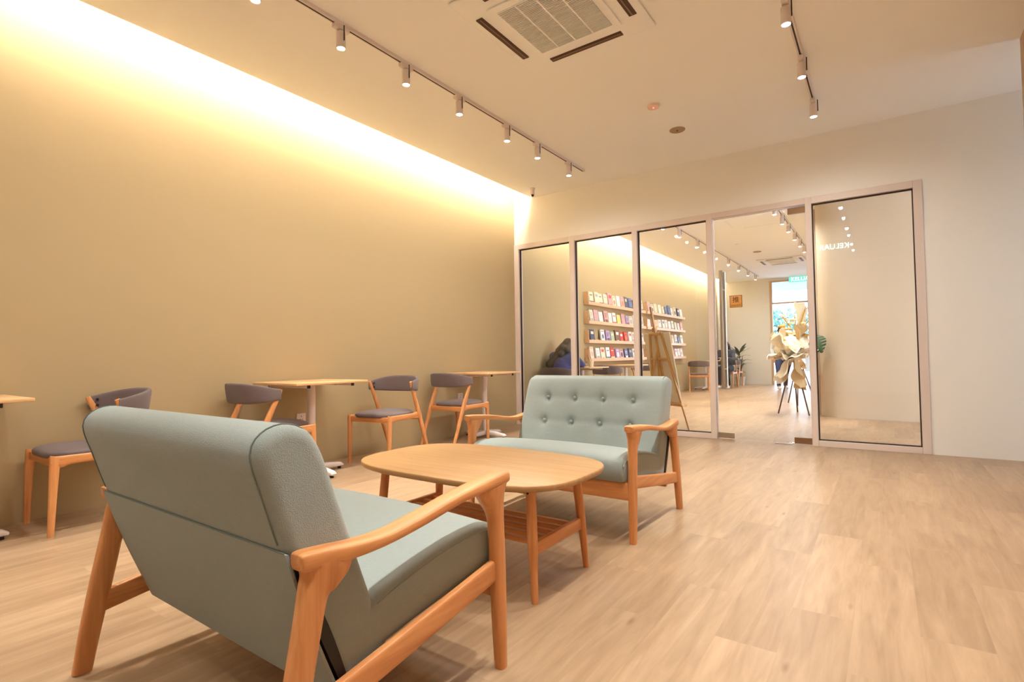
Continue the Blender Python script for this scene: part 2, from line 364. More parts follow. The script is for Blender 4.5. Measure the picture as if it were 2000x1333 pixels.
# ------------------------------------------------------------------ ceiling fittings
def aircon(label, cx, cy):
    t = thing('ceiling_air_conditioner', label, 'air conditioner', (cx, cy, H), 0, None)
    b = nbox(-.475, .475, -.475, .475, -.018, 0, .012, 3); obj('fascia', b, M_ceil, t)
    g = nbox(-.31, .31, -.31, .31, -.032, -.018, .006, 2); obj('grille_frame', g, M_ceil, t)
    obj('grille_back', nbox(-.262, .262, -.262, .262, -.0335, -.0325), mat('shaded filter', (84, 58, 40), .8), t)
    s = bmesh.new()
    for i in range(40):
        y = -.26+i*.52/39; box(s, -.262, .262, y-.0024, y+.0024, -.0395, -.033)
    for x in (-.131, 0, .131): box(s, x-.004, x+.004, -.262, .262, -.0405, -.033)
    obj('grille_slats', s, M_ceil, t)
    for k in range(4):
        a = k*PI/2; mt = Matrix.Rotation(a, 4, 'Z')
        sl = bmesh.new(); box(sl, -.27, .27, .375, .425, -.0215, -.0175, .004, 2, mtx=mt)
        o = obj('air_outlet', sl, mat('dark outlet', (84, 56, 38), .6), t)
        v = bmesh.new(); box(v, -.26, .26, .392, .402, -.026, -.018, .002, 1, mtx=mt); obj('vane', v, mat('outlet vane', (140, 108, 80), .5), o)
    return t
aircon('square white ceiling cassette air conditioner with slatted grille in front room', 2.50, -3.12)
aircon('square ceiling cassette air conditioner seen through the glass door', 2.25, 7.65)
def disc(name, label, cat, x, y, r, m, m2=None, h=.012):
    b = bmesh.new(); lathe(b, [(r, 0), (r, -h*.5), (r*.93, -h), (.002, -h)], 40); o = obj(name, b, m); o.location = (x, y, H); tag(o, label, cat)
    if m2:
        c = bmesh.new(); lathe(c, [(r*.1, -h), (r*.1, -h-.004), (.001, -h-.004)], 12); obj('centre_led', c, m2, o)
disc('smoke_detector', 'small round cream ceiling detector with a red light', 'smoke detector', 2.56, -1.57, .052, mat('rosy plastic', (240, 206, 190), .5), mat('red led', (255, 80, 60), .4, emit=(1, .1, .08), estr=3), .02)
disc('ceiling_speaker', 'flat round tan speaker plate in the front room ceiling', 'ceiling speaker', 2.57, -.955, .072, mat('tan mesh', (176, 150, 116), .8, bump=.4, bscale=300), M_black, .008)
disc('ceiling_speaker', 'round disc in the ceiling beyond the glass near the far air conditioner', 'ceiling speaker', 2.0, 6.1, .08, mat('tan mesh', (176, 150, 116), .8), None, .01)
disc('smoke_detector', 'small round ceiling detector beyond the glass', 'smoke detector', 1.85, 5.0, .05, M_ceil, None, .02)
t = thing('security_camera', 'small white dome camera hanging in the corner above the partition', 'security camera', (.52, -.33, H))
b = bmesh.new(); lathe(b, [(.035, 0), (.035, -.01), (.026, -.014), (.026, -.075), (.03, -.08)], 24); obj('mount', b, M_metal, t)
b = bmesh.new(); blob(b, (0, 0, -.088), .019, 2); obj('dome_lens', b, mat('dark glossy dome', (40, 26, 40), .1), t)
# exit signs
M_exit = mat('lit exit sign face', (60, 150, 135), .5, emit=(.16, .62, .54), estr=.75)
M_exitw = mat('lit exit letters', (255, 255, 255), .5, emit=(1, 1, 1), estr=1.4)
def exit_sign(label, x, y, z, w, h, face, ml=None):
    t = thing('exit_sign', label, 'exit sign', (x, y, z), 0 if face < 0 else PI)
    b = nbox(-w/2, w/2, -.02, .02, -h/2, h/2, .004, 2); obj('light_box', b, M_exit, t)
    text_mesh('lettering', 'KELUAR', h*.98, ml or M_exitw, t, (0, -.0215, 0), (PI/2, 0, 0), .0012)
    b = bmesh.new()
    for sx in (-.35, .35): tube(b, (w*sx, 0, h/2), (w*sx, 0, H-z), .004, ns=8)
    obj('hanger', b, M_steel, t)
exit_sign('lit green exit sign hanging above the far doorway', 2.33, 10.55, 2.955, .64, .15, -1)
exit_sign('lit exit sign on the front room ceiling, mirrored in the right glass panel', 3.43, -5.3, 2.85, .50, .135, 1, mat('bright exit letters', (255, 255, 255), .5, emit=(.9, .97, 1), estr=16))

# ------------------------------------------------------------------ loveseat
def smoothstep(a, b, x): x = min(1, max(0, (x-a)/(b-a))); return x*x*(3-2*x)
def cushion_loft(bm, prof, hw, ns=40, round_=.05, disp=None, endk=1.0):
    """prof: closed list of (d,z); lofted along x in [-hw,hw], shrinking near ends"""
    P = np.array(prof); c = P.mean(0); rings = []
    xs = []
    for k in range(9): a = k/8*PI/2; xs.append((-hw+round_*(1-math.sin(a)), 1-endk*(1-math.cos(PI/2-a))))
    xs = [(-hw+round_*(1-math.cos(k/8*PI/2)), math.sin(k/8*PI/2)) for k in range(9)]
    full = xs+[(-hw+round_+(2*hw-2*round_)*k/ns, 1.) for k in range(1, ns)]+[(-x, s) for x, s in xs[::-1]]
    nrm = []
    n = len(P)
    for i in range(n):
        t = P[(i+1) % n]-P[i-1]; t = t/np.linalg.norm(t); nrm.append((t[1], -t[0]))
    nrm = np.array(nrm)
    if ((P-c)*nrm).sum() < 0: nrm = -nrm
    for x, s in full:
        ins = round_*(1-s)
        r = []
        for i in range(n):
            q = P[i]-nrm[i]*ins
            if disp: q = q+nrm[i]*disp(x, P[i], nrm[i])
            r.append(Vector((x, q[0], q[1])))
        rings.append(r)
    loft(bm, rings)
def dens(keys, n):
    K = keys+[keys[0]]
    L = [0]
    for a, b in zip(K[:-1], K[1:]): L.append(L[-1]+math.hypot(a[0]-b[0], a[1]-b[1]))
    m = len(keys); out = []
    for t in np.linspace(0, L[-1], n, endpoint=False):
        i = max(j for j in range(m) if L[j] <= t+1e-9); f = (t-L[i])/(L[i+1]-L[i])
        p = [np.array(keys[(i+o) % m]) for o in (-1, 0, 1, 2)]
        out.append(.5*((2*p[1])+(-p[0]+p[2])*f+(2*p[0]-5*p[1]+4*p[2]-p[3])*f*f+(-p[0]+3*p[1]-3*p[2]+p[3])*f**3))
    return [tuple(q) for q in out]
def make_sofa():
    t = thing('loveseat', '', 'sofa', (0, 0, 0))
    hw = .508
    for s in (-1, 1):
        # front leg (rises into the arm)
        K = catmull([(.0, 0, .0165, .0165), (.004, .12, .0195, .02), (.010, .30, .021, .0235), (.016, .43, .021, .0245), (.024, .478, .0225, .034), (.032, .508, .025, .049), (.036, .530, .0268, .062), (.037, .540, .0272, .063)], 26)
        obj('leg', sweep(bmesh.new(), [(s*hw, k[0], k[1]) for k in K], [k[2] for k in K], [k[3] for k in K], (1, 0, 0), 3.0, 24), M_oak['z'], t)
        K = catmull([(.712, 0, .0165, .024), (.692, .12, .018, .027), (.665, .26, .019, .029), (.641, .38, .02, .029), (.627, .445, .021, .032), (.613, .470, .0235, .046), (.601, .494, .0262, .060), (.599, .506, .0268, .0645)], 26)
        obj('leg', sweep(bmesh.new(), [(s*hw, k[0], k[1]) for k in K], [k[2] for k in K], [k[3] for k in K], (1, 0, 0), 3.0, 24), M_oak['z'], t)
        K = catmull([(-.030, .556, .019, .012), (-.026, .556, .0235, .016), (.0, .555, .027, .0175), (.08, .550, .029, .0165), (.20, .540, .030, .014), (.33, .520, .031, .013), (.44, .507, .030, .013), (.53, .507, .028, .0165), (.60, .513, .0265, .019), (.645, .517, .0255, .0195), (.659, .519, .0235, .0175), (.663, .519, .020, .013)], 48)
        obj('armrest', sweep(bmesh.new(), [(s*hw, k[0], k[1]) for k in K], [k[2] for k in K], [k[3] for k in K], (1, 0, 0), 4.2, 24), M_oak['y'], t)
        K = [(.03, .290, .031), (.25, .255, .031), (.50, .217, .031), (.672, .192, .031)]
        obj('side_rail', sweep(bmesh.new(), [(s*(hw-.003), k[0], k[1]) for k in K], .0125, .031, (1, 0, 0), 5, 20), M_oak['y'], t)
    obj('front_rail', nbox(-hw+.01, hw-.01, -.008, .016, .205, .291, .005, 2), M_oak['x'], t)
    obj('back_rail', nbox(-hw+.01, hw-.01, .512, .536, .165, .225, .005, 2), M_oak['x'], t)
    b = bmesh.new()
    for x in (-.3, 0, .3): box(b, x-.03, x+.03, .0, .53, -.008, .008, .002, 1, mtx=Matrix.Translation((0, 0, .262))@Matrix.Rotation(-math.atan(.16), 4, 'X'))
    obj('seat_slat', b, M_oak['y'], t)
    # seat cushion
    prof = dens([(-.02, .295), (-.042, .335), (-.038, .385), (-.005, .412), (.08, .422), (.22, .411), (.36, .385), (.455, .358), (.48, .33), (.475, .262), (.45, .238), (.30, .258), (.12, .279), (.02, .288)], 60)
    def seat_disp(x, p, nn):
        k = max(0, nn[1]); return .014*k*(1-(abs(x)/.485)**2.2)
    b = bmesh.new(); cushion_loft(b, prof, .482, 36, .022, seat_disp)
    so = obj('seat_cushion', b, M_mint, t)
    for s in (-1, 1):
        b = bmesh.new(); P = catmull([(-.036, .372), (-.003, .396), (.08, .404), (.22, .393), (.36, .367), (.44, .345)], 24)
        sweep(b, [(s*.4805, d_, z) for d_, z in P], .0028, .0028, (1, 0, 0), 2, 8); obj('piping', b, M_mint, so)
    # back cushion with tufted front
    prof = dens([(.402, .215), (.425, .30), (.472, .43), (.512, .54), (.552, .65), (.580, .722), (.612, .768), (.660, .786), (.708, .772), (.729, .730), (.703, .640), (.668, .532), (.626, .425), (.574, .295), (.528, .196), (.47, .180)], 96)
    bx = (-.272, -.075, .122, .318); rows = ((.645,), (.503,))
    btn = [(x, z) for x in (-.295, -.098, .098, .295) for z in (.648, .503)]
    fr = lambda z: .425+(z-.30)*.362
    def bdisp(x, p, nn):
        if nn[0] > -.55: return 0
        e = 0
        z = p[1]
        for X, Z in btn:
            r2 = (x-X)**2+((z-Z)*1.05)**2
            e -= .020*math.exp(-r2/(.021**2))+.011*math.exp(-r2/(.06**2))
        for Z in (.648, .503): e -= .0035*math.exp(-((z-Z)/.016)**2)*smoothstep(.46, .30, abs(x))
        for X in (-.295, -.098, .098, .295): e -= .0026*math.exp(-((x-X)/.02)**2)*smoothstep(.36, .5, z)*smoothstep(.76, .68, z)
        return e+.012*(1-(abs(x)/.49)**4)
    b = bmesh.new(); cushion_loft(b, prof, .482, 96, .03, bdisp)
    bo = obj('back_cushion', b, M_mint, t, ang=60)
    for X, Z in btn:
        c = bmesh.new(); blob(c, (X, fr(Z)+.004, Z), .0115, 2, (1, .6, 1)); obj('button', c, M_mint, bo)
    # seam lines round the sides and across the rear
    for s in (-1, 1):
        b = bmesh.new(); K_ = [q for q in prof if q[1] > .535 and q[0] > .60]
        K_.sort(key=lambda q: math.atan2(q[1]-.66, q[0]-.62))
        P = [((q[0]+.0006, q[1]+.0004)) for q in K_]
        sweep(b, [(s*.4575, d_, z) for d_, z in P], .0016, .0016, (1, 0, 0), 2, 6); obj('seam', b, M_seam, bo)
    # rear cloth panel, stretched on a board, side gap to the cushion only drawn in black
    th = .010
    b = bmesh.new()
    P = catmull([(.668, .530), (.636, .43), (.592, .31), (.535, .170)], 14)
    n0, n1 = P[0], P[-1]; t0 = Vector((0, n1[0]-n0[0], n1[1]-n0[1])).normalized()
    rings = []
    for s_ in np.linspace(-.483, .483, 30):
        r = []
        for d_, z in P: r.append(Vector((s_, d_+.004, z)))
        for d_, z in P[::-1]: r.append(Vector((s_, d_-.004, z-.002)))
        rings.append(r)
    loft(b, rings); obj('back_panel', b, M_mint, t, ang=50)
    for s in (-1, 1):
        b = bmesh.new(); rings = []
        for d_, z in catmull([(.655, .51), (.628, .43), (.580, .31), (.524, .180)], 12):
            w_ = .012*math.sin(max(0, min(1, (.52-z)/.34))*PI)+.002
            rings.append([Vector((s*.4845, d_-w_*1.2-.008, z)), Vector((s*.4845, d_+.003, z)), Vector((s*.44, d_+.003, z)), Vector((s*.44, d_-w_-.008, z))])
        loft(b, rings); obj('zip_gap_dark', b, M_black, t)  # solid black wedge stands in for the shade inside the zip gap
    b = nbox(-.478, .478, .6700, .6722, .5300, .5325); obj('seam', b, M_seam, t)
    return t
sofa = make_sofa()
sofa.location = (2.588, -3.501, 0); tag(sofa, 'mint green two-seat sofa with tufted back facing the camera, behind the coffee table', 'sofa', 'mint two-seat sofas')
sofa2 = dup(sofa, (2.655, -4.676, 0), PI, 'mint green two-seat sofa in the foreground seen from behind', 'mint two-seat sofas')

# ------------------------------------------------------------------ coffee table
t = thing('coffee_table', 'low oak coffee table with rounded top and slatted shelf between the two sofas', 'coffee table', (2.600, -4.078, 0))
def sell(a, b_, n, k, N_):
    an = 2*PI*k/N_; c, s = math.cos(an), math.sin(an); return (a*math.copysign(abs(c)**(2/n), c), b_*math.copysign(abs(s)**(2/n), s))
b = bmesh.new(); rings = []
for ins, z in ((.012, .424), (.004, .428), (0, .434), (0, .446), (.002, .4495), (.005, .4505)):
    rings.append([Vector((*sell(.556-ins, .352-ins, 3.3, k, 96), z)) for k in range(96)])
loft(b, rings); obj('tabletop', b, M_top, t, ang=50)
for sx in (-1, 1):
    for sy in (-1, 1):
        K = catmull([(.432, .205, 0, .0125), (.424, .199, .12, .0155), (.417, .193, .22, .019), (.408, .185, .34, .0195), (.402, .180, .424, .0175)], 18)
        obj('leg', sweep(bmesh.new(), [(sx*k[0], sy*k[1], k[2]) for k in K], [k[3] for k in K], [k[3] for k in K], (1, 0, 0), 2.1, 20), M_oak['z'], t)
    obj('cross_rail', nbox(sx*.415-.011, sx*.415+.011, -.19, .19, .165, .215, .005, 2), M_oak['y'], t)
    obj('apron', nbox(sx*.400-.010, sx*.400+.010, -.18, .18, .39, .424, .003, 1), M_oak['y'], t)
for sy in (-1, 1): obj('apron', nbox(-.40, .40, sy*.18-.01, sy*.18+.01, .392, .424, .003, 1), M_oak['x'], t)
for y in (-.135, -.068, 0, .068, .135): obj('shelf_slat', nbox(-.41, .41, y-.011, y+.011, .186, .206, .003, 1), M_oak['x'], t)
b = bmesh.new(); tube(b, (.402, -.190, .40), (.402, -.2005, .40), .005, ns=12); obj('bolt', b, M_black, t)

# ------------------------------------------------------------------ dining chair (origin: between the front feet, faces -y)
def make_chair():
    t = thing('dining_chair', '', 'chair', (0, 0, 0))
    for s in (-1, 1):
        K = catmull([(.218, -.006, 0, .0125, .014), (.221, 0, .2, .0135, .018), (.222, .006, .36, .014, .022), (.222, .010, .410, .014, .025), (.222, .012, .421, .0135, .024)], 16)
        obj('leg', sweep(bmesh.new(), [(s*k[0], k[1], k[2]) for k in K], [k[3] for k in K], [k[4] for k in K], (1, 0, 0), 3.2, 16), M_oak['z'], t)
        K = catmull([(.222, .575, 0, .012, .013), (.225, .515, .15, .0135, .018), (.227, .445, .33, .0135, .023), (.228, .408, .42, .0135, .025), (.231, .355, .54, .0125, .020), (.236, .300, .66, .0115, .017), (.238, .280, .706, .009, .013)], 26)
        obj('leg', sweep(bmesh.new(), [(s*k[0], k[1], k[2]) for k in K], [k[3] for k in K], [k[4] for k in K], (1, 0, 0), 3, 16), M_oak['z'], t)
        K = catmull([(-.010, .400, .0245), (.03, .392, .031), (.06, .396, .0265), (.11, .3975, .0235), (.25, .396, .0235), (.34, .396, .025), (.38, .398, .033), (.41, .405, .045)], 28)
        obj('side_rail', sweep(bmesh.new(), [(s*.223, k[0], k[1]) for k in K], .0125, [k[2] for k in K], (1, 0, 0), 4, 16), M_oak['y'], t)
    obj('front_rail', nbox(-.218, .218, .0, .02, .365, .412, .004, 2), M_oak['x'], t)
    obj('back_rail', nbox(-.218, .218, .405, .425, .355, .405, .004, 2), M_oak['x'], t)
    b = bmesh.new(); N_ = 48; rings = []
    for ins, z in ((.03, .400), (.006, .404), (0, .416), (0, .430), (.008, .443), (.03, .453), (.08, .459), (.14, .461)):
        r = []
        for k in range(N_):
            x, y = sell(.208-ins, .222-ins, 4.2, k, N_); r.append(Vector((x, y+.207, z-.008*(abs(x)/.2)**2*(1 if z > .44 else 0))))
        rings.append(r)
    loft(b, rings); obj('seat', b, M_grey, t, ang=60)
    # wrap round backrest
    b = bmesh.new(); rings = []
    for k in range(41):
        u = -1+2*k/40; x = .243*math.copysign(abs(math.sin(u*PI/2))**.85, u); d_ = .285+.195*(max(0, math.cos(u*PI/2)))**.75
        c = 1-abs(u)**2.2
        zt, zb = .708+.050*c, .628-.020*c
        # outward normal in plan
        e = 1e-3; f = lambda v: Vector((.243*math.copysign(abs(math.sin(v*PI/2))**.85, v), .285+.195*(max(0, math.cos(v*PI/2)))**.75))
        tv = (f(min(1, u+.03))-f(max(-1, u-.03))).normalized(); nv = Vector((-tv.y, tv.x))
        th = .012+.004*c; r = []
        for j in range(20):
            a = 2*PI*j/20; cc, ss = math.cos(a), math.sin(a)
            o_ = th*math.copysign(abs(cc)**.6, cc); zz = (zt+zb)/2+(zt-zb)/2*math.copysign(abs(ss)**.5, ss)
            lean = (zz-zb)*.16*c
            r.append(Vector((x+nv.x*o_, d_+nv.y*o_+lean, zz)))
        rings.append(r)
    loft(b, rings); bk = obj('backrest', b, M_grey, t, ang=60)
    for s in (-1, 1):
        for z in (.652, .688):
            c = bmesh.new(); tube(c, (s*.224, .325, z), (s*.2165, .325, z), .008, ns=10); obj('bolt_cap', c, M_black, bk)
    return t
ch = make_chair(); G = 'grey padded oak dining chairs'
def place(x, y, rz, label, first=False):
    if first: ch.location = (x, y, 0); ch.rotation_euler = (0, 0, rz); ch['label'] = label; ch['group'] = G; return ch
    return dup(ch, (x, y, 0), rz, label, G)
place(.275, -5.05, 0, 'oak dining chair nearest the left picture edge, half hidden by the foreground sofa', True)
place(.30, -3.50, PI, 'oak dining chair with grey back, directly left of the middle cafe table')
place(.435, -2.895, math.radians(9), 'oak dining chair facing the camera, right of the middle cafe table')
place(.315, -1.345, PI, 'oak dining chair drawn up at the left of the cafe table by the partition')
place(.30, .94, PI, 'dining chair behind the first glass panel with a dark haired person on it')
place(.36, 2.42, PI+.05, 'empty dining chair seen from behind through the second glass panel')
place(.36, 3.48, 0, 'dining chair mostly hidden by a partition mullion, right of the table with the cup')
place(.30, 7.62, math.radians(197), 'empty dining chair right of the easel, seen whole from behind through the third glass panel')
place(.64, 8.74, 0, 'far dining chair by the door handle with a seated person on it')
place(.62, 9.98, PI, 'farthest dining chair, turned towards the potted plant')

# ------------------------------------------------------------------ cafe tables
def make_table():
    t = thing('cafe_table', '', 'table', (0, 0, 0))
    obj('tabletop', nbox(-.30, .30, -.325, .325, .727, .746, .004, 2), M_ctop, t)
    b = bmesh.new()
    for y in (-.2, .2): box(b, -.26, .26, y-.012, y+.012, .703, .727, .003, 1)
    box(b, -.04, .04, -.2, .2, .708, .727, .002, 1)
    br = obj('bracket', b, M_metal, t)
    for y in (-.2, .2):
        for x in (-.262, .262): obj('end_cap', nbox(x-.004, x+.004, y-.012, y+.012, .703, .727), M_black, br)
    b = bmesh.new(); tube(b, (0, 0, .05), (0, 0, .712), .030, ns=28); obj('column', b, M_metal, t)
    bs = bmesh.new()
    for k in range(4):
        m_ = Matrix.Rotation(k*PI/2, 4, 'Z')
        c = bmesh.new(); K = [(.0, .052, .030, .026), (.15, .045, .029, .024), (.265, .035, .027, .017), (.29, .026, .022, .008)]
        sweep(c, [(0, q[0], q[1]) for q in K], [q[2] for q in K], [q[3] for q in K], (1, 0, 0), 4, 16); bmesh.ops.transform(c, matrix=m_, verts=c.verts); merge(bs, c)
    bo = obj('base', bs, M_metal, t)
    for k in range(4):
        a = k*PI/2; f_ = bmesh.new(); lathe(f_, [(.014, 0), (.014, .018), (.008, .02)], 12, (.262*math.cos(a), .262*math.sin(a), 0)); obj('foot_pad', f_, M_black, bo)
    return t
tb = make_table()
tb.location = (.31, -5.475, 0); tag(tb, 'pale wooden cafe table cut off by the left picture edge', 'table', 'cafe tables along the left wall')
for y, lab in ((-3.385, 'pale wooden cafe table on white pedestal between two chairs, middle of the left wall'), (-1.125, 'pale wooden cafe table on white pedestal next to the glass partition'),
               (1.30, 'cafe table beyond the glass with a paper cup on it'), (2.98, 'cafe table beyond the glass under the left bookshelves'), (8.15, 'farthest cafe table, beyond the glass near the door handle')):
    dup(tb, (.325, y, 0), 0, lab, 'cafe tables along the left wall')

# wall sockets
def socket(y, z, label):
    t = thing('wall_socket', label, 'socket', (0, y, z), 0, 'wall sockets')
    obj('plate', nbox(0, .008, -.043, .043, -.043, .043, .003, 2), M_metal, t)
    b = bmesh.new()
    for (dy, dz, w_, h_) in ((0, .018, .0025, .006), (-.011, -.006, .005, .002), (.011, -.006, .005, .002)): box(b, .0075, .009, dy-w_, dy+w_, dz-h_, dz+h_)
    obj('socket_holes', b, M_black, t)
    obj('switch', nbox(.008, .011, .022, .032, .018, .032, .001, 1), M_metal, t)
socket(-3.27, .415, 'white wall socket under the middle cafe table')
socket(-1.18, .455, 'white wall socket behind the chair near the partition')

# sign on the glass door
t = thing('door_sign', 'small wooden push sign with a dark character on the glass door', 'sign', (2.845, .029, 1.472))
obj('plaque', nbox(-.06, .06, -.012, 0, -.064, .064, .004, 2), wood('amber plaque', (214, 148, 70), (232, 168, 90), 'x'), t)
obj('border', (lambda b: (box(b, -.062, .062, -.0135, 0, .058, .064), box(b, -.062, .062, -.0135, 0, -.064, -.058), box(b, -.062, -.056, -.0135, 0, -.064, .064), box(b, .056, .062, -.0135, 0, -.064, .064), b)[-1])(bmesh.new()), mat('brown edge', (140, 96, 40), .6), t)
M_ink = mat('dark brown ink', (70, 34, 12), .7)
text_mesh('character', '推', .07, M_ink, t, (0, -.0125, .014), (PI/2, 0, 0), .0006)
text_mesh('caption', 'TOLAK PUSH', .0165, M_ink, t, (0, -.0125, -.042), (PI/2, 0, 0), .0006)

# ------------------------------------------------------------------ book ledges and books
def ledge(y0_, y1_, z, label):
    t = thing('book_ledge', label, 'shelf', (0, (y0_+y1_)/2, z), 0, 'picture ledges on the left wall beyond the glass'); hl = (y1_-y0_)/2
    obj('board', nbox(0, .10, -hl, hl, -.02, 0, .001, 1), M_shelf, t)
    obj('lip', nbox(.088, .10, -hl, hl, 0, .035, .001, 1), M_shelf, t)
    obj('rail', nbox(0, .012, -hl, hl, 0, .05), M_shelf, t)
    obj('side_panel', nbox(0, .088, -hl, -hl+.014, 0, .20, .001, 1), M_shelf, t)
rows = ['top', 'second', 'third', 'bottom']
PAL = {'white': (232, 228, 226), 'cream': (226, 212, 184), 'red': (206, 58, 46), 'blue': (96, 112, 158), 'navy': (62, 66, 100), 'yellow': (222, 208, 112), 'pink': (216, 160, 160), 'grey': (168, 164, 166), 'lilac': (176, 150, 196), 'orange': (214, 130, 80), 'green': (166, 182, 150), 'brown': (126, 88, 62)}
def cov(c): return mat('book cover '+c, PAL[c], .5)
M_pages = mat('book pages', (226, 214, 192), .8)
BM = {}
def book_mesh(w, h, th, c, a, style):
    key = (round(w, 3), round(h, 3), round(th, 3), c, a, style)
    b = nbox(0, th, -w/2+.002, w/2-.002, .002, h-.002, 0, mi=1); box(b, th, th+.002, -w/2, w/2, 0, h, mi=0); box(b, -.002, 0, -w/2, w/2, 0, h, mi=0); box(b, -.002, th+.002, -w/2-.001, -w/2+.001, 0, h, mi=0)
    x0, x1 = th+.002, th+.0028
    if style == 0: box(b, x0, x1, -w*.3, w*.3, h*.62, h*.84, mi=2); box(b, x0, x1, -w*.2, w*.2, h*.12, h*.17, mi=2)
    elif style == 1: box(b, x0, x1, -w*.5, w*.5, 0, h*.24, mi=2); box(b, x0, x1, -w*.3, w*.3, h*.7, h*.78, mi=2)
    elif style == 2:
        lathe_ = bmesh.new(); tube(lathe_, (x0-.001, 0, h*.45), (x1, 0, h*.45), w*.3, ns=18)
        for f in lathe_.faces: f.material_index = 2
        merge(b, lathe_); box(b, x0, x1, -w*.3, w*.3, h*.84, h*.9, mi=2)
    else:
        for q in range(3): box(b, x0, x1, -w*.34, w*(.1+.1*q), h*(.5+.12*q), h*(.55+.12*q), mi=2)
        box(b, x0, x1, -w*.34, w*.34, h*.1, h*.34, mi=2)
    return b, [cov(c), M_pages, cov(a)]
def books(yA, yB, z, row, rack, cols):
    n = len(cols); step = (yB-yA)/n; rr = random.Random(row*17+len(rack))
    for i, c in enumerate(cols):
        if c is None: continue
        c, a = (c if isinstance(c, tuple) else (c, rr.choice(['grey', 'navy', 'orange', 'blue', 'cream', 'pink'])))
        w = min(step*.86, rr.uniform(.135, .175)); h = rr.uniform(.19, .235) if row else rr.uniform(.20, .26)
        th = rr.uniform(.012, .03)
        bm_, ms = book_mesh(w, h, th, c, a, rr.randrange(4))
        o = obj('book', bm_, ms); o.location = (.052-.0*th, yA+step*(i+.5), z+.003); o.rotation_euler = (0, -math.radians(rr.uniform(7, 9)), rr.uniform(-.04, .04))
        pos = ['leftmost', 'second', 'third', 'fourth', 'fifth', 'sixth', 'seventh', 'eighth', 'ninth', 'tenth', 'eleventh', 'twelfth', 'thirteenth', 'fourteenth'][i]
        tag(o, '%s and %s book, %s on the %s ledge of the %s rack' % (c, a, pos, rows[row], rack), 'book', 'books on the ledges')
zs_ = [1.80, 1.478, 1.152, .838]
LA = [[('cream', 'navy'), ('cream', 'grey'), ('cream', 'brown'), ('cream', 'grey'), ('pink', 'red'), ('cream', 'orange'), ('white', 'cream'), ('pink', 'orange'), ('navy', 'yellow'), ('blue', 'navy'), ('brown', 'navy'), ('blue', 'grey'), ('cream', 'blue')],
      [('cream', 'grey'), ('pink', 'grey'), ('white', 'cream'), ('pink', 'brown'), ('white', 'cream'), ('white', 'red'), ('yellow', 'cream'), ('pink', 'grey'), ('lilac', 'brown'), ('cream', 'grey'), ('white', 'pink'), ('orange', 'cream'), ('white', 'green')],
      [('navy', 'cream'), None, ('white', 'blue'), ('lilac', 'navy'), ('green', 'cream'), ('brown', 'white'), ('red', 'white'), ('red', 'orange'), ('white', 'red'), ('cream', 'blue'), ('orange', 'white'), ('white', 'brown')],
      [('cream', 'pink'), ('white', 'grey'), ('cream', 'red'), ('white', 'blue'), ('red', 'cream'), ('lilac', 'white'), ('pink', 'navy'), ('blue', 'white'), ('navy', 'grey'), ('white', 'blue'), ('brown', 'orange'), ('white', 'cream')]]
LB = [[('pink', 'grey'), ('white', 'navy'), ('cream', 'yellow'), ('white', 'cream'), ('cream', 'orange'), ('blue', 'grey'), ('blue', 'navy'), ('white', 'pink'), ('cream', 'brown'), ('navy', 'white'), ('white', 'cream')],
      [('white', 'cream'), ('pink', 'orange'), ('cream', 'orange'), ('white', 'grey'), ('white', 'blue'), ('white', 'pink'), ('white', 'cream'), ('white', 'grey'), ('cream', 'white'), ('white', 'cream'), ('pink', 'white')],
      [('white', 'blue'), ('brown', 'cream'), ('white', 'grey'), ('cream', 'blue'), ('pink', 'white'), ('white', 'cream'), ('white', 'navy'), ('cream', 'pink'), ('white', 'blue'), ('blue', 'grey'), ('white', 'green')],
      [('brown', 'orange'), ('white', 'cream'), ('white', 'pink'), ('cream', 'grey'), ('grey', 'white'), ('white', 'blue'), ('pink', 'red'), ('red', 'pink'), ('white', 'lilac'), ('white', 'grey'), ('white', 'pink')]]
for r_ in range(4):
    ledge(2.02, 4.62, zs_[r_], '%s wooden book ledge of the left rack beyond the glass' % rows[r_])
    ledge(4.72, 7.28, zs_[r_], '%s wooden book ledge of the right rack beyond the glass' % rows[r_])
    books(2.10, 4.58, zs_[r_], r_, 'left', LA[r_]); books(4.80, 7.20, zs_[r_], r_, 'right', LB[r_])

# paper cup with straws on the first rear table
t = thing('paper_cup', 'cream paper cup holding dark straws on the cafe table beyond the glass', 'cup', (.50, 1.27, .746))
b = bmesh.new(); lathe(b, [(.028, 0), (.038, .088), (.040, .09), (.036, .09), (.027, .004)], 24); obj('cup', b, mat('cream paper', (242, 226, 190), .6), t)
b = bmesh.new(); tube(b, (-.005, 0, .01), (-.06, -.02, .185), .003, ns=6); tube(b, (.005, .005, .01), (-.015, .01, .15), .003, ns=6); obj('straw', b, mat('brown straw', (70, 36, 20), .5), t)

# ------------------------------------------------------------------ easel with board
t = thing('easel', 'tall beech artist easel seen from behind through the third glass panel', 'easel', (1.94, .56, 0), -math.radians(30))
lean = math.atan(.19)
Lm = Matrix.Rotation(lean, 4, 'X')   # leans back toward -y (local)
def lp(x, z, y=0): v = Lm @ Vector((x, y, z)); return (v.x, v.y, v.z)
b = bmesh.new()
def bar(b, p, q, w, h): sweep(b, [p, q], w, h, (1, 0, 0), 8, 12)
for s in (-1, 1):
    c = bmesh.new(); bar(c, lp(s*.31, .0), lp(s*.10, 1.21), .014, .010); obj('leg', c, M_easel, t)
c = bmesh.new(); bar(c, lp(0, .28), lp(0, 1.53), .015, .010); obj('mast', c, M_easel, t)
c = bmesh.new(); bar(c, (0, -.02-.17, .98), (-.06, -.42, 0), .014, .010); obj('rear_leg', c, M_easel, t)
c = bmesh.new(); bar(c, (0, -.02-.17, .98), (.0, -.17, .45), .010, .008); obj('strut', c, M_easel, t)
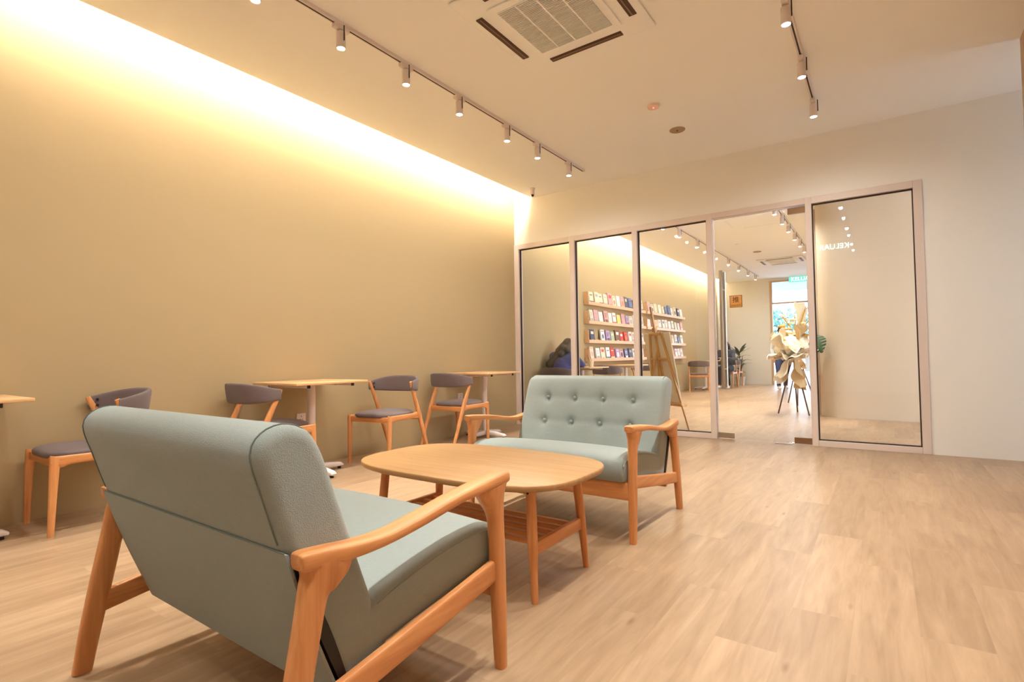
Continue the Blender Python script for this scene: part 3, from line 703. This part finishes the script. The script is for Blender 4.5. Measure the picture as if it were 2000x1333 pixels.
for z, w_ in ((.88, .155), (.33, .27), (1.19, .09)):
    c = bmesh.new(); sweep(c, [lp(-w_, z, -.012), lp(w_, z, -.012)], .016, .009, (0, 0, 1), 8, 12); obj('crossbar', c, M_easel, t)
c = bmesh.new(); sweep(c, [lp(-.27, .30, .03), lp(.27, .30, .03)], .012, .035, (0, 0, 1), 8, 12); obj('tray', c, M_easel, t)
c = bmesh.new(); sweep(c, [lp(0, 1.22, 0), lp(0, 1.27, 0)], .03, .02, (1, 0, 0), 6, 12); obj('clamp', c, M_easel, t)
b = nbox(-.235, .235, .012, .026, .325, 1.20, .001, 1); bmesh.ops.transform(b, matrix=Lm, verts=b.verts)
bd = obj('display_board', b, mat('plain beige board', (240, 216, 178), .8)); bd.location = (1.94, .56, 0); bd.rotation_euler = (0, 0, -math.radians(30)); tag(bd, 'tall beige board resting on the easel, seen from its back', 'board')

# ------------------------------------------------------------------ bouquet stands
def paper_fan(bm, c, dirv, size, spread, seed, cup=.25, n=22, m_=12):
    """a sheet of crumpled paper fanning out from c along dirv"""
    rr = random.Random(seed); d_ = Vector(dirv).normalized(); s_ = d_.cross(Vector((0, 0, 1)) if abs(d_.z) < .9 else Vector((1, 0, 0))).normalized(); u_ = s_.cross(d_)
    ph = [rr.uniform(0, 6.3) for _ in range(6)]; g = []
    for i in range(m_+1):
        v = i/m_; row = []
        for j in range(n+1):
            u = -1+2*j/n
            a = u*spread; L_ = size*v*(1-.10*abs(math.sin(u*3.1+ph[0]))+.06*math.sin(u*7+ph[1])+.03*math.sin(u*19+ph[5]))
            w = (.055*math.sin(u*9+ph[2]+v*2.0)+.035*math.sin(u*17+ph[3]-v*3)+.02*math.sin(v*9+ph[4]+u*5))*v*size/.5 + cup*size*v*v*(1-abs(u)*.6)
            row.append(Vector(c)+d_*(L_*math.cos(a))+s_*(L_*math.sin(a))+u_*w)
        g.append(row)
    top = [[bm.verts.new(p) for p in r] for r in g]; th = .0025
    bot = [[bm.verts.new(p-u_*th) for p in r] for r in g]
    for i in range(m_):
        for j in range(n):
            bm.faces.new((top[i][j], top[i+1][j], top[i+1][j+1], top[i][j+1])); bm.faces.new((bot[i][j], bot[i][j+1], bot[i+1][j+1], bot[i+1][j]))
    for j in range(n): bm.faces.new((top[m_][j], bot[m_][j], bot[m_][j+1], top[m_][j+1]))
    for i in range(m_):
        bm.faces.new((top[i][0], bot[i][0], bot[i+1][0], top[i+1][0])); bm.faces.new((top[i][n], top[i+1][n], bot[i+1][n], bot[i][n]))
    return bm
def bouquet(t, sc, detail=True):
    C_ = Vector((0, 0, 1.0))
    view = Vector((.35, -.94, 0))   # toward the front room
    def P(nm, m_, *a, **k): obj(nm, paper_fan(bmesh.new(), *a, **k), m_, t, ang=25)
    P('wrapping_paper', M_paper, (.02, -.02, .86), (-.95, -.30, .42), .44*sc, 1.15, 1, cup=.45)
    P('wrapping_paper', M_paper, (0, -.10, .84), (-.45, -.75, .40), .36*sc, 1.25, 2, cup=-.35)
    P('wrapping_paper', M_paper, (.02, -.08, .88), (.35, -.80, .50), .34*sc, 1.2, 8, cup=-.25)
    P('wrapping_paper', M_paper, (0, -.02, .90), (.80, -.40, .40), .29*sc, 1.1, 3, cup=-.3)
    P('wrapping_paper', M_paper, (0, .04, .95), (-.55, .15, .85), .40*sc, 1.0, 9, cup=.2)
    P('wrapping_paper', M_kraft, (0, .0, .96), (.25, .1, .95), .42*sc, .9, 4, cup=.2)
    P('wrapping_paper', M_paper, (.08, .06, 1.10), (.05, .12, 1), .56*sc, .26, 5, cup=.05)
    P('wrapping_paper', M_kraft, (.02, -.06, .92), (.10, -.22, -1), .54*sc, .42, 6, cup=.12)
    P('wrapping_paper', M_paper, (0, -.04, .92), (-.38, -.2, -1), .50*sc, .45, 7, cup=-.12)
    P('wrapping_paper', M_paper, (.02, -.12, .90), (-.15, -.6, -.35), .26*sc, 1.2, 10, cup=.3)
    b = bmesh.new(); q = bmesh.new(); bmesh.ops.create_icosphere(q, subdivisions=4, radius=1)
    for v in q.verts:
        n_ = v.co.copy(); k_ = 1+.10*abs(math.sin(n_.x*5+n_.z*4+1))+.09*abs(math.sin(n_.y*6-n_.z*5+n_.x*3))-.06*abs(math.sin(n_.x*11+n_.y*9)); v.co = Vector((n_.x*.235*k_+.01, n_.y*.19*k_-.02, n_.z*.17*k_+.99))
    merge(b, q); obj('wrapping_paper', b, M_paper, t, ang=18)
    rr = random.Random(5)
    for k in range(26):
        a = rr.uniform(0, 2*PI); r = rr.uniform(0, .22); x, y, z = r*math.cos(a)*1.1, r*math.sin(a)*.8, 1.22+rr.uniform(-.1, .2)-r*.3
        b = bmesh.new(); q = rr.uniform(.02, .034)
        for j in range(7):
            aa = j*2*PI/7; blob(b, (x+q*math.cos(aa), y+q*math.sin(aa), z), q*.75, 1, (1, 1, .8))
        blob(b, (x, y, z+.008), q*.7, 1); obj('flower', b, M_gold if k % 3 == 0 else M_cream, t)
    for k in range(8):
        a = rr.uniform(-1.2, 1.2); b = bmesh.new(); L_ = rr.uniform(.3, .5)
        pts = catmull([(.05, 0, 1.1), (.05+.1*math.sin(a), .04, 1.1+L_*.5), (.05+.24*math.sin(a), .05, 1.1+L_)], 10)
        sweep(b, pts, [.004]*5+[.008, .014, .018, .012, .002], [.003]*5+[.006, .008, .008, .006, .002], (0, 1, 0), 2, 8); obj('dried_stem', b, M_gold if k % 2 else M_cream, t)
def monstera(t, base, tip, width, nrm, seed=0):
    """split leaf: outline with notches"""
    B, T = Vector(base), Vector(tip); ax = (T-B); L_ = ax.length; ax.normalize(); n_ = Vector(nrm).normalized(); s_ = ax.cross(n_).normalized(); n_ = s_.cross(ax)
    bm = bmesh.new(); N_ = 64
    def hw_(v): return width*math.sin(PI*min(1, v**.72))**.8
    prev = None
    for side in (-1, 1):
        rows_ = []
        for i in range(N_+1):
            v = i/N_; w_ = hw_(v)
            fr_ = (v*6.5) % 1
            cut = .42 if (fr_ > .74 and .12 < v < .92) else 1.0
            r = []
            for j in range(5):
                u = j/4*w_*cut
                p = B+ax*(L_*(v+.18*(u/width)*(1-v)*.6))+s_*(side*u)+n_*(-.18*u-.25*L_*(v-.5)**2)
                r.append(p)
            rows_.append(r)
        th = n_*.002
        V1 = [[bm.verts.new(p+th) for p in r] for r in rows_]; V2 = [[bm.verts.new(p-th) for p in r] for r in rows_]
        for i in range(N_):
            for j in range(4):
                bm.faces.new((V1[i][j], V1[i+1][j], V1[i+1][j+1], V1[i][j+1])); bm.faces.new((V2[i][j], V2[i][j+1], V2[i+1][j+1], V2[i+1][j]))
            bm.faces.new((V1[i][4], V1[i+1][4], V2[i+1][4], V2[i][4]))
    return bm
t = thing('flower_stand', 'cream paper wrapped congratulation bouquet with gold flowers on dark tripod legs', 'flower stand', (3.02, 2.86, 0))
apex = Vector((.0, 0, .92))
for fx, fy in ((-.235, .07), (.19, -.06), (-.02, .42)):
    b = bmesh.new(); tube(b, apex+Vector((-fx*.12, -fy*.12, .1)), (fx, fy, 0), .011, .010, 10); obj('leg', b, mat('dark brown wood leg', (84, 58, 46), .5), t)
bouquet(t, 1.0)
lf = monstera(t, (.27, -.14, 1.17), (.385, -.24, .91), .125, (-.30, -.95, .15)); obj('monstera_leaf', lf, M_leaf, t)
t = thing('flower_stand', 'second bouquet stand on dark legs, hidden behind the first one', 'flower stand', (2.86, 4.75, 0))
for fx, fy in ((-.20, .15), (.02, -.42), (.25, .1)):
    b = bmesh.new(); tube(b, Vector((-fx*.1, -fy*.1, .95)), (fx, fy, 0), .011, .010, 10); obj('leg', b, mat('dark brown wood leg', (84, 58, 46), .5), t)
for k, a in enumerate(((-.3, -.8, .3), (.7, -.4, .3), (-.1, -.2, 1), (0, -.2, -1))):
    obj('wrapping_paper', paper_fan(bmesh.new(), (0.02, 0, .95), a, .34, .8, 20+k), M_paper if k != 3 else M_kraft, t, ang=25)

# ------------------------------------------------------------------ potted plant
t = thing('potted_plant', 'tall potted plant with narrow leaves in the far left corner', 'plant', (.70, 10.38, 0))
b = bmesh.new(); lathe(b, [(.10, 0), (.14, .24), (.145, .25), (.13, .25), (.12, .22), (.01, .22)], 24); obj('pot', b, mat('white clay pot', (220, 214, 206), .5), t)
b = bmesh.new()
for k in range(3): tube(b, (.02*k-.02, 0, .2), (.06*(k-1), .04*(k-1), .85), .008, ns=8)
obj('stem', b, mat('brown stem', (110, 80, 50), .7), t)
rr = random.Random(3); M_pl = mat('bronze green leaf', (92, 96, 60), .5)
for k in range(34):
    a = rr.uniform(0, 2*PI); z = rr.uniform(.30, .95); L_ = rr.uniform(.24, .38); up = rr.uniform(.1, .95)*(z/.95)
    b = bmesh.new(); P_ = catmull([(0, 0, z), (math.cos(a)*L_*.5, math.sin(a)*L_*.5, z+L_*.5*up+.02), (math.cos(a)*L_, math.sin(a)*L_, z+L_*up-.02)], 9)
    sweep(b, P_, [.008, .024, .036, .042, .042, .036, .026, .014, .002], .003, (-math.sin(a), math.cos(a), 0), 2, 8); obj('leaf', b, M_pl, t)

# ------------------------------------------------------------------ people
def capsule(bm, a, b_, r1, r2, n=6):
    a, b_ = Vector(a), Vector(b_)
    tube(bm, a, b_, r1, r2, 16); blob(bm, a, r1, 2); blob(bm, b_, r2, 2)
def fuse(name, bm, m_, parent, vox=.008, smooth=4):
    me = bpy.data.meshes.new('t'); bm.to_mesh(me); bm.free(); o = bpy.data.objects.new('t', me); COL.objects.link(o)
    md = o.modifiers.new('r', 'REMESH'); md.mode = 'VOXEL'; md.voxel_size = vox
    sm = o.modifiers.new('s', 'SMOOTH'); sm.iterations = smooth; sm.factor = .5
    dg = bpy.context.evaluated_depsgraph_get(); m2 = bpy.data.meshes.new_from_object(o.evaluated_get(dg)); bpy.data.objects.remove(o)
    m2.name = name; m2.materials.clear(); m2.materials.append(m_)
    for p in m2.polygons: p.use_smooth = True
    r = bpy.data.objects.new(name, m2); COL.objects.link(r); r.parent = parent
    return r
def hand(bm, wrist, d_, up, s=1.0, curl=.5):
    """palm plus five fingers; d_ direction of the hand, up = back of the hand"""
    w = Vector(wrist); d_ = Vector(d_).normalized(); n_ = Vector(up); n_ = (n_-d_*n_.dot(d_)).normalized(); sd = d_.cross(n_)
    for k in range(4):
        o_ = (k-1.5)*.019*s; capsule(bm, w+sd*o_*.6, w+d_*.085*s+sd*o_, .013*s, .011*s)
        L_ = (.072, .080, .074, .058)[k]*s; p = w+d_*.085*s+sd*o_; a1 = curl*.5
        for q in range(3):
            a = a1+q*curl*.5; nx = p+(d_*math.cos(a)-n_*math.sin(a))*(L_*(.45, .30, .25)[q]); capsule(bm, p, nx, .0085*s, .0075*s); p = nx
    p = w+sd*-.018*s+d_*.02*s; q_ = p+(d_*.6-sd*.8).normalized()*.045*s-n_*.008*s; capsule(bm, p, q_, .011*s, .0095*s); capsule(bm, q_, q_+(d_*.95-sd*.25).normalized()*.035*s-n_*.01*s, .009*s, .008*s)
def person(label, J, loc, rz, top_m, leg_m, shoe_m, hair, scale=1.0, vox=.009):
    """J: joints (local, facing -y): head, neck, chest, pelvis, shoulderL/R, elbow, wrist, hip, knee, ankle"""
    t = thing('person', label, 'person', loc, rz); t.scale = (scale,)*3
    V = {k: Vector(v) for k, v in J.items()}
    b = bmesh.new(); h = V['head']; f = V.get('face', Vector((0, -1, 0))).normalized()
    blob(b, h, .088, 3, (.86, 1.0, 1.18)); blob(b, h+f*.03+Vector((0, 0, -.055)), .055, 2, (.9, 1, 1))
    sdv = f.cross(Vector((0, 0, 1))).normalized()
    blob(b, h+f*.095+Vector((0, 0, -.012)), .014, 2, (.9, 1.2, 1.5)); blob(b, h+f*.087+Vector((0, 0, -.052)), .016, 2, (1.3, .7, .6))
    for s in (-1, 1): blob(b, h+sdv*s*.078, .018, 2, (.5, .8, 1.4))
    capsule(b, V['neck'], h-Vector((0, 0, .05)), .052, .048)
    capsule(b, V['neck'], V['chest'], .07, .115); capsule(b, V['chest'], V['pelvis'], .12, .125)
    for s in 'LR':
        capsule(b, V['neck']+Vector((0, 0, -.03)), V['sh'+s], .05, .05)
        capsule(b, V['sh'+s], V['el'+s], .044, .034); capsule(b, V['el'+s], V['wr'+s], .034, .023)
        hand(b, V['wr'+s], V['wr'+s]-V['el'+s], V.get('hup', Vector((0, 0, 1))), .95)
        capsule(b, V['pelvis'], V['hip'+s], .11, .085); capsule(b, V['hip'+s], V['kn'+s], .08, .052); capsule(b, V['kn'+s], V['an'+s], .050, .034)
        capsule(b, V['an'+s], V['an'+s]+Vector((0, -.1, -.045)), .034, .026)
    body = fuse('body', b, M_skin, t, .0055, 2)
    # eyes, mouth
    b = bmesh.new()
    for s in (-1, 1): blob(b, h+f*.083+sdv*s*.031+Vector((0, 0, .012)), .010, 1, (1.2, .6, .7))
    obj('eyes', b, M_black, body)
    b = bmesh.new(); blob(b, h+f*.098+Vector((0, 0, -.053)), .013, 1, (1.5, .4, .4)); obj('mouth', b, mat('lips', (186, 90, 84), .5), body)
    # top
    b = bmesh.new(); capsule(b, V['neck']-Vector((0, 0, .03)), V['chest'], .085, .135); capsule(b, V['chest'], V['pelvis']+Vector((0, 0, .0)), .138, .148)
    for s in 'LR':
        capsule(b, V['neck']+Vector((0, 0, -.04)), V['sh'+s], .072, .068); capsule(b, V['sh'+s], V['el'+s], .060, .050); capsule(b, V['el'+s], V['wr'+s]*.85+V['el'+s]*.15, .050, .037)
        capsule(b, V['chest'], V['sh'+s], .125, .078)
    fuse('shirt', b, top_m, t, .011, 3)
    b = bmesh.new()
    for s in 'LR': capsule(b, V['pelvis'], V['hip'+s], .135, .105); capsule(b, V['hip'+s], V['kn'+s], .098, .070); capsule(b, V['kn'+s], V['an'+s]+Vector((0, 0, .02)), .068, .052)
    fuse('trousers', b, leg_m, t, .011, 3)
    b = bmesh.new()
    for s in 'LR': capsule(b, V['an'+s]+Vector((0, .015, -.045)), V['an'+s]+Vector((0, -.14, -.055)), .040, .036)
    fuse('shoes', b, shoe_m, t, .009, 2)
    # hair
    b = bmesh.new(); blob(b, h-f*.012+Vector((0, 0, .022)), .097, 3, (.92, 1.0, 1.12))
    if hair == 'long':
        for s in (-1, 1): capsule(b, h-f*.04+sdv*s*.05, V['neck']-f*.085+sdv*s*.07-Vector((0, 0, .03)), .062, .05)
        capsule(b, h-f*.06, V['chest']*.55+V['neck']*.45-f*.10, .075, .055)
        if 'drape' in J: capsule(b, V['neck']-f*.05, V['drape'], .09, .065)
    else: blob(b, h-f*.05-Vector((0, 0, .04)), .08, 2)
    ho = fuse('hair', b, M_hair, t, .008, 2)
    # cut the face free: drop hair verts in front of the face
    bm2 = bmesh.new(); bm2.from_mesh(ho.data)
    dl = [v for v in bm2.verts if (v.co-h).dot(f) > .052 and (v.co-h).z < .062 and (v.co-h).length < .14]
    bmesh.ops.delete(bm2, geom=dl, context='VERTS'); bm2.to_mesh(ho.data); bm2.free()
    return t
seat = dict(pelvis=(0, .0, .54), hipL=(-.09, -.03, .53), hipR=(.09, -.03, .53), knL=(-.11, -.42, .50), knR=(.11, -.42, .50), anL=(-.11, -.36, .09), anR=(.11, -.36, .09))
# bent over the table, facing +y (rotated pi)
J1 = dict(seat, chest=(0, -.05, .79), neck=(0, -.13, .97), head=(-.01, -.23, 1.05), face=(0, -.75, -.65), shL=(-.165, -.10, .91), shR=(.165, -.10, .91), elL=(-.21, -.26, .785), elR=(.21, -.26, .785), wrL=(-.13, -.47, .785), wrR=(.10, -.47, .785), drape=(.15, .05, .80))
person('person with long dark hair in a blue top bent over a table behind glass', J1, (.27, .74, 0), PI, M_navy, mat('black trousers', (30, 30, 36), .9), mat('white shoes', (220, 218, 214), .6), 'long')
J3 = dict(seat, chest=(0, -.03, .80), neck=(0, -.05, 1.0), head=(0, -.08, 1.13), face=(0, -1, -.2), shL=(-.17, -.05, .95), shR=(.17, -.05, .95), elL=(-.22, -.18, .76), elR=(.22, -.18, .76), wrL=(-.1, -.36, .80), wrR=(.1, -.36, .80))
person('seated person in dark clothes near the far potted plant', J3, (.66, 8.99, 0), 0, mat('dark slate cloth', (58, 60, 76), .9), mat('black trousers', (30, 30, 36), .9), mat('white shoes', (220, 218, 214), .6), 'long')
J2 = dict(pelvis=(0, 0, .88), chest=(0, -.01, 1.16), neck=(0, .0, 1.36), head=(0, -.02, 1.50), face=(0, -1, 0), shL=(-.17, 0, 1.30), shR=(.17, 0, 1.30), elL=(-.22, .03, 1.04), elR=(.22, .03, 1.04), wrL=(-.21, -.06, .84), wrR=(.22, -.06, .84),
          hipL=(-.085, 0, .84), hipR=(.085, 0, .84), knL=(-.10, -.10, .48), knR=(.09, .03, .48), anL=(-.10, -.06, .095), anR=(.09, .10, .095))
person('dark haired person in a white top and jeans walking in the far doorway', J2, (2.03, 8.75, 0), .35, M_wcloth, M_denim, mat('white shoes', (220, 218, 214), .6), 'short', .97)

# ------------------------------------------------------------------ trees outside
def tree(label, x, y, seed, h=3.4, r=1.5, col=(88, 128, 104)):
    rr = random.Random(seed); t = thing('tree', label, 'tree', (x, y, -.02))
    b = bmesh.new(); tube(b, (0, 0, 0), (0, 0, h*.6), .11, .05, 10)
    for k in range(6): a = k*1.1; tube(b, (0, 0, h*.4), (math.cos(a)*r*.7, math.sin(a)*r*.7, h*.75), .04, .012, 7)
    obj('trunk', b, mat('grey bark', (120, 108, 94), .9), t)
    b = bmesh.new()
    for k in range(2600):
        v = Vector((rr.gauss(0, 1), rr.gauss(0, 1), rr.gauss(0, 1))).normalized()*rr.uniform(.35, 1)**.5
        clump = Vector((math.sin(v.x*9+seed), math.sin(v.y*8), math.sin(v.z*7+2)))*.12
        c = Vector(((v.x+clump.x)*r, (v.y+clump.y)*r, h*.55+(v.z+clump.z)*h*.45)); s_ = rr.uniform(.05, .11)
        a1 = Vector((rr.gauss(0, 1), rr.gauss(0, 1), rr.gauss(0, 1))).normalized(); a2 = a1.orthogonal().normalized()
        q = [b.verts.new(c+a1*s_), b.verts.new(c+a2*s_*.5), b.verts.new(c-a1*s_), b.verts.new(c-a2*s_*.5)]; b.faces.new(q)
    f_ = obj('foliage', b, mat('tree leaves %d' % seed, col, .6), t); f_['kind'] = 'stuff'
tree('bushy green tree outside the far doorway, left', -.3, 18.4, 1, col=(70, 112, 96))
tree('bushy green tree outside the far doorway, right', 2.75, 19.0, 2, 3.6, 1.4, (76, 118, 104))
tree('small bushy tree behind the others outside the far doorway', 1.0, 24.0, 3, 4.4, 2.0, (80, 122, 112))
